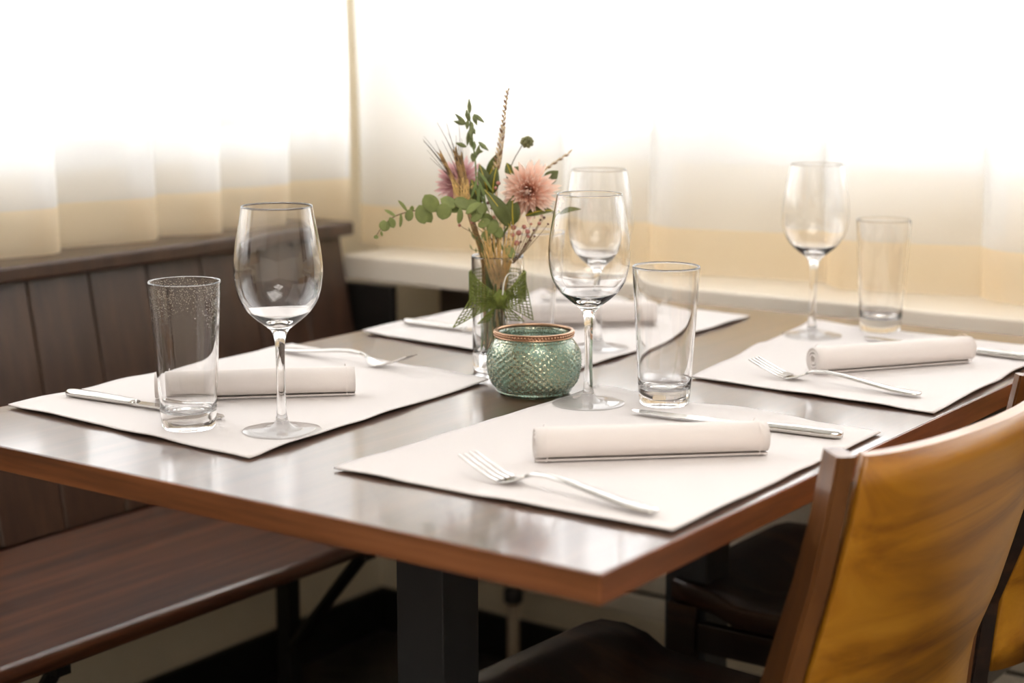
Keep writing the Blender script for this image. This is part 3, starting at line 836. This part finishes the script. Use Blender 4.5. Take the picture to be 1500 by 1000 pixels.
leaf(pe, bq(796, 268, -.012), bq(818, 250, -.016), .0075, NV, vein=False)
leaf(pe, bq(752, 262, -.012), bq(742, 238, -.016), .006, NV)
leaf(pe, bq(742, 262, -.02), bq(766, 243, -.02), .006, NV+UPV*.3, vein=False)
leaf(ma, bq(716, 288, -.006), bq(702, 240, -.010), .0085, NV+RV*.2)
leaf(ma, bq(714, 262, -.014), bq(736, 219, -.016), .0070, NV+UPV*.2)
leaf(ma, bq(722, 285, .004), bq(728, 244, .000), .0075, NV+RV*-.4)
leaf(ma, bq(704, 300, .008), bq(690, 262, .004), .0070, NV)

# eucalyptus
eu = plant('eucalyptus_sprig', 'green eucalyptus sprig with round leaves arching out to the left', 'eucalyptus')
path = spline([vloc(.012, .9, .0215), vloc(.010, 1.1, .08), vloc(.006, 1.4, .128), bq(728, 345, .014), bq(716, 318, .020), bq(690, 304, .026), bq(655, 303, .030), bq(610, 308, .032), bq(580, 316, .032), bq(562, 330, .032), bq(551, 345, .032)], 6)
bm = bmesh.new(); add_tube(bm, path, .0016, .0005, 6); obj('stem', bm, M['brown_stem'], eu, True)
for (u0, v0, u1, v1, wp, n0, nr, nu) in [
        (640, 310, 622, 285, 12, .036, -.2, .2), (622, 328, 614, 300, 10, .034, .1, .1), (632, 326, 616, 300, 8, .030, .3, 0), (648, 322, 652, 296, 11, .040, .2, -.1),
        (668, 303, 645, 291, 9, .034, 0, .6), (690, 305, 664, 292, 9, .030, 0, .5), (674, 308, 652, 300, 8, .026, .2, .4),
        (598, 324, 601, 306, 6.2, .034, 0, .1), (602, 310, 604, 301, 3.2, .030, .4, 0), (571, 325, 559, 338, 6, .034, .2, .1), (562, 322, 562, 338, 6.5, .036, -.2, .1), (577, 334, 571, 318, 5.2, .033, .3, .1),
        (586, 333, 587, 312, 2.8, .036, .8, 0), (580, 317, 563, 307, 2.8, .034, 0, .8), (597, 310, 583, 293, 2.6, .036, 0, .9), (551, 350, 551, 344, 3.5, .033, 0, .2), (560, 346, 558, 338, 1.8, .034, 0, .2),
        (672, 328, 674, 304, 5, .036, .6, 0), (682, 313, 704, 297, 6, .038, -.4, .5), (680, 300, 700, 296, 6, .028, 0, .5), (706, 318, 690, 304, 9, .032, 0, .3), (712, 312, 698, 300, 9, .034, .3, .2),
        (690, 324, 706, 312, 6, .036, .2, .3), (700, 332, 718, 322, 6, .034, 0, .3), (716, 342, 728, 322, 9, .034, 0, .1), (720, 330, 708, 312, 8, .028, -.2, .2), (735, 348, 722, 330, 8, .030, .2, .2), (742, 360, 752, 378, 7, .026, .2, .2), (708, 352, 716, 338, 7, .024, 0, .3)]:
    leaf(eu, bq(u0, v0, n0), bq(u1, v1, n0+.002), wp*.00079, NV+RV*nr+UPV*nu, 'euca', False, round_=True, fold=.12, curl=.06)

# oat
oa = plant('oat_stalk', 'tall green oat stalk with hanging spikelets, left top of the bouquet', 'oat')
bm = bmesh.new(); add_tube(bm, spline([vloc(.008, 2.2, .0215), vloc(.008, 2.0, .08), vloc(.006, 1.8, .128), bq(708, 330, .004), bq(699, 280, .004), bq(696, 235, .004), bq(690, 190, .004), bq(687, 158, .004)], 6), .0014, .0006, 6); obj('stem', bm, M['stem'], oa, True)
for (u0, v0, u1, v1) in [(688, 166, 687, 144), (685, 175, 683, 160), (682, 181, 666, 166), (681, 182, 664, 177), (685, 176, 684, 190), (690, 178, 692, 192), (694, 167, 710, 180), (693, 169, 699, 184), (691, 186, 696, 197), (690, 182, 691, 205), (688, 190, 684, 214), (690, 196, 690, 216), (683, 215, 667, 209), (694, 220, 695, 206), (697, 222, 695, 236), (692, 224, 693, 238), (701, 208, 716, 221), (697, 221, 708, 222), (699, 228, 702, 212), (686, 178, 687, 166), (689, 204, 693, 218)]:
    bm = bmesh.new(); nn = random.uniform(-.004, .012); add_ell(bm, bq(u0, v0, .004), bq(u1, v1, nn), .0026); obj('spikelet', bm, M['oat'], oa, True)
for (u0, v0, u1, v1) in [(700, 262, 712, 300), (699, 258, 686, 298), (700, 250, 724, 285), (703, 285, 716, 312), (697, 270, 702, 320), (702, 268, 696, 310)]:
    leaf(oa, bq(u0, v0, .014), bq(u1, v1, .022), .0016, NV+RV*.4, 'stem', False, n=5)

# tall wheat-like grass
wh = plant('wheat_ear', 'tallest pale wheat ear standing upright above the bouquet', 'wheat')
pw = spline([vloc(.006, .6, .0215), vloc(.004, .8, .08), vloc(.003, 1., .128), bq(728, 310, -.004), bq(727, 262, -.004), bq(731, 215, -.004), bq(738, 172, -.004), bq(745, 130, -.004)], 6)
bm = bmesh.new(); add_tube(bm, pw, .0012, .0004, 6); obj('stem', bm, M['wheat'], wh, True)
for k in range(34):
    f = k/33; v = 254-120*f; u = 727 + (18)*f**1.15 + 1.5*math.sin(f*5); sd = 1 if k % 2 else -1
    ln = 11*(1-.35*f)
    bm = bmesh.new(); add_ell(bm, bq(u, v, -.004), bq(u+sd*(6.0-3.2*f), v-ln, -.004+random.uniform(-.003, .003)), .0016, 5); obj('spikelet', bm, M['wheat_b' if k % 3 == 1 else 'wheat'], wh, True)

# brown bearded grass heads
for gi, (bu, bv, tu_, tv, na, lab, nn, aa) in enumerate([(676, 288, 648, 232, 8, 'brown bearded grass head, leftmost, leaning left before the mauve dahlia', .008, 3.0), (682, 292, 668, 228, 8, 'brown bearded grass head, middle one before the mauve dahlia', .014, 2.6), (686, 290, 676, 236, 5, 'brown bearded grass head, rightmost, before the mauve dahlia', .004, 2.9)]):
    g = plant('bearded_grass', lab, 'dried grass', 'brown bearded grass heads')
    A, B = bq(bu, bv, nn), bq(tu_, tv, nn)
    st = spline([vloc(.013, aa, .0215), vloc(.016, aa, .08), bq(706+gi*3, 384, .004), bq(692+gi*3, 335, .008), A, B], 6)
    bm = bmesh.new(); add_tube(bm, st, .0017, .0006, 6); obj('stem', bm, M['straw_dark'], g, True)
    random.seed(20+gi)
    for k in range(20):
        f = k/19; p = A.lerp(B, f); sd = 1 if k % 2 else -1
        d = (B-A).normalized(); q = p + d*.0115 + RV*(sd*.0033*(1-.4*f)) + NV*random.uniform(-.003, .003)
        bm = bmesh.new(); add_ell(bm, p, q, .0013, 5); obj('spikelet', bm, M['straw_dark'], g, True)
    for k in range(na):
        f = random.random(); p = A.lerp(B, .3+.7*f); d = (B-A).normalized()
        tip = p + d*random.uniform(.026, .052) + RV*random.uniform(-.014, .006) + NV*random.uniform(-.01, .01)
        bm = bmesh.new(); add_tube(bm, bez(p, p.lerp(tip, .5)+d*.003, tip, 5), .00045, .00018, 4); obj('awn', bm, M['awn'], g)
    for k in range(24):
        p = A.lerp(B, random.uniform(-.1, .55)); q = A + RV*random.uniform(-.008, .008) + NV*random.uniform(.0, .008) + UPV*random.uniform(-.012, .0)
        bm = bmesh.new(); add_tube(bm, [q, p+RV*random.uniform(-.004, .008)+NV*.005], .0005, .0004, 4); obj('dry_blade', bm, M['straw'], g)

# seed head and small grass
sh = plant('seed_head', 'round olive seed head on a thin stem above the peach dahlia', 'seed head')
bm = bmesh.new(); add_tube(bm, spline([vloc(.010, .2, .0215), vloc(.008, .4, .09), vloc(.008, .2, .13), bq(740, 300, -.012), bq(748, 246, -.014), bq(765, 212, -.014)], 6), .0008, .0005, 5); obj('stem', bm, M['awn'], sh, True)
cen = bq(772, 208, -.014)
for k in range(22):
    z = 1-2*(k+.5)/22; a = k*2.4; rr = math.sqrt(1-z*z)
    bm = bmesh.new(); bmesh.ops.create_icosphere(bm, subdivisions=1, radius=.0026); o = obj('seed', bm, M['seed'], sh, True)
    o.location = cen + Vector((rr*math.cos(a), rr*math.sin(a), z*.85))*.0058
sg = plant('grass_spike', 'small pale grass spike pointing up right beside the peach dahlia', 'dried grass')
bm = bmesh.new(); add_tube(bm, spline([vloc(.012, 6.0, .0215), vloc(.010, 0, .09), vloc(.010, -.2, .13), bq(770, 300, -.02), bq(800, 248, -.02), bq(834, 224, -.02)], 6), .0008, .0003, 5); obj('stem', bm, M['wheat'], sg, True)
for k in range(9):
    f = k/8; u, v = 797+34*f, 249-23*f; sd = 1 if k % 2 else -1
    bm = bmesh.new(); add_ell(bm, bq(u, v, -.02), bq(u+7.5, v-5+sd*2.6, -.02), .0011, 5); obj('spikelet', bm, M['wheat_b' if k % 2 else 'wheat'], sg, True)

# berries
random.seed(31)
def berries(lab, spots, root_uv, n0, grp, r_, a_):
    b_ = plant('berry_sprig', lab, 'berries', grp)
    hub = bq(*root_uv, n0-.012)
    bm = bmesh.new(); add_tube(bm, stem_pts(hub, r_, a_), .0010, .0008, 5); obj('stem', bm, M['brown_stem'], b_, True)
    for (u, v, s, dk) in spots:
        c = bq(u, v, n0+random.uniform(-.01, .006))
        bm = bmesh.new(); add_tube(bm, bez(hub, hub.lerp(c, .6)+UPV*-.003, c, 5), .0005, .0003, 4); obj('twig', bm, M['brown_stem'], b_)
        bm = bmesh.new(); bmesh.ops.create_icosphere(bm, subdivisions=2, radius=s*.00079)
        for v_ in bm.verts: v_.co *= 1+.25*noise.noise(v_.co*500+Vector((u, v, 0)))
        o = obj('berry', bm, M['berry_d' if dk else 'berry'], b_, True); o.location = c
berries('sprig of rose berries right of the vase rim, under the peach dahlia', [(752, 333, 4, 0), (760, 341, 4.2, 0), (768, 332, 3.4, 0), (773, 339, 3.6, 0), (774, 346, 2.8, 0), (757, 356, 4.2, 0), (751, 344, 3.4, 0), (790, 327, 2.8, 0), (797, 319, 2.2, 1), (803, 328, 1.6, 1), (782, 337, 2, 1), (763, 354, 1.8, 1), (770, 357, 1.8, 1), (777, 352, 1.6, 1), (768, 361, 1.6, 1), (783, 346, 1.5, 1), (745, 350, 2, 1), (792, 322, 1.8, 1), (778, 328, 2, 0)], (752, 385), .026, 'berry sprigs', .014, .6)
berries('sprig of small rose berries in the middle, among the green leaves', [(715, 297, 2.6, 1), (720, 305, 2, 1), (727, 312, 2.4, 1), (737, 318, 3.6, 0), (723, 318, 2.2, 0), (692, 325, 3, 0), (673, 330, 2.4, 0), (700, 322, 2.2, 0), (730, 268, 3, 0), (726, 275, 2.4, 0), (733, 322, 2.5, 0)], (722, 352), .022, 'berry sprigs', .013, 1.6)

# golden straw and fine green stems in the vase
random.seed(41)
gs = plant('straw_bundle', 'sheaf of golden dried grass standing in the glass vase', 'dried grass')
for k in range(64):
    a = random.uniform(0, 2*PI); r0 = .012*math.sqrt(random.random())
    f0 = vloc(r0, a, random.uniform(.0215, .03)) + RV*-.006
    wst = vloc(.008*random.random(), random.uniform(0, 2*PI), .085) + RV*.001
    u, v = random.uniform(704, 758), random.uniform(322, 372)
    tp = bq(u, v, random.uniform(.008, .040))
    bm = bmesh.new(); add_tube(bm, spline([f0, wst, wst.lerp(tp, .55)+NV*random.uniform(-.003, .003), tp], 4), .0008, .00045, 4); obj('straw', bm, M['straw'], gs)
fg = plant('fine_green_sprig', 'bunch of fine green stems at the left of the vase rim', 'greenery')
for k in range(14):
    a = random.uniform(2.2, 4.2); f0 = vloc(random.uniform(.010, .02), a, .0215)
    u, v = random.uniform(688, 716), random.uniform(330, 366); tp = bq(u, v, random.uniform(-.004, .016))
    md_ = vloc(random.uniform(.008, .018), a, .125)
    bm = bmesh.new(); add_tube(bm, spline([f0, md_, tp], 5), .0007, .0004, 4); obj('stem', bm, M['stem'], fg)
    for q in range(4):
        p = md_.lerp(tp, random.uniform(.2, 1)); bm = bmesh.new(); add_ell(bm, p, p+UPV*.006+RV*random.uniform(-.005, .005), .0009, 5); obj('bud', bm, M['oat'], fg)
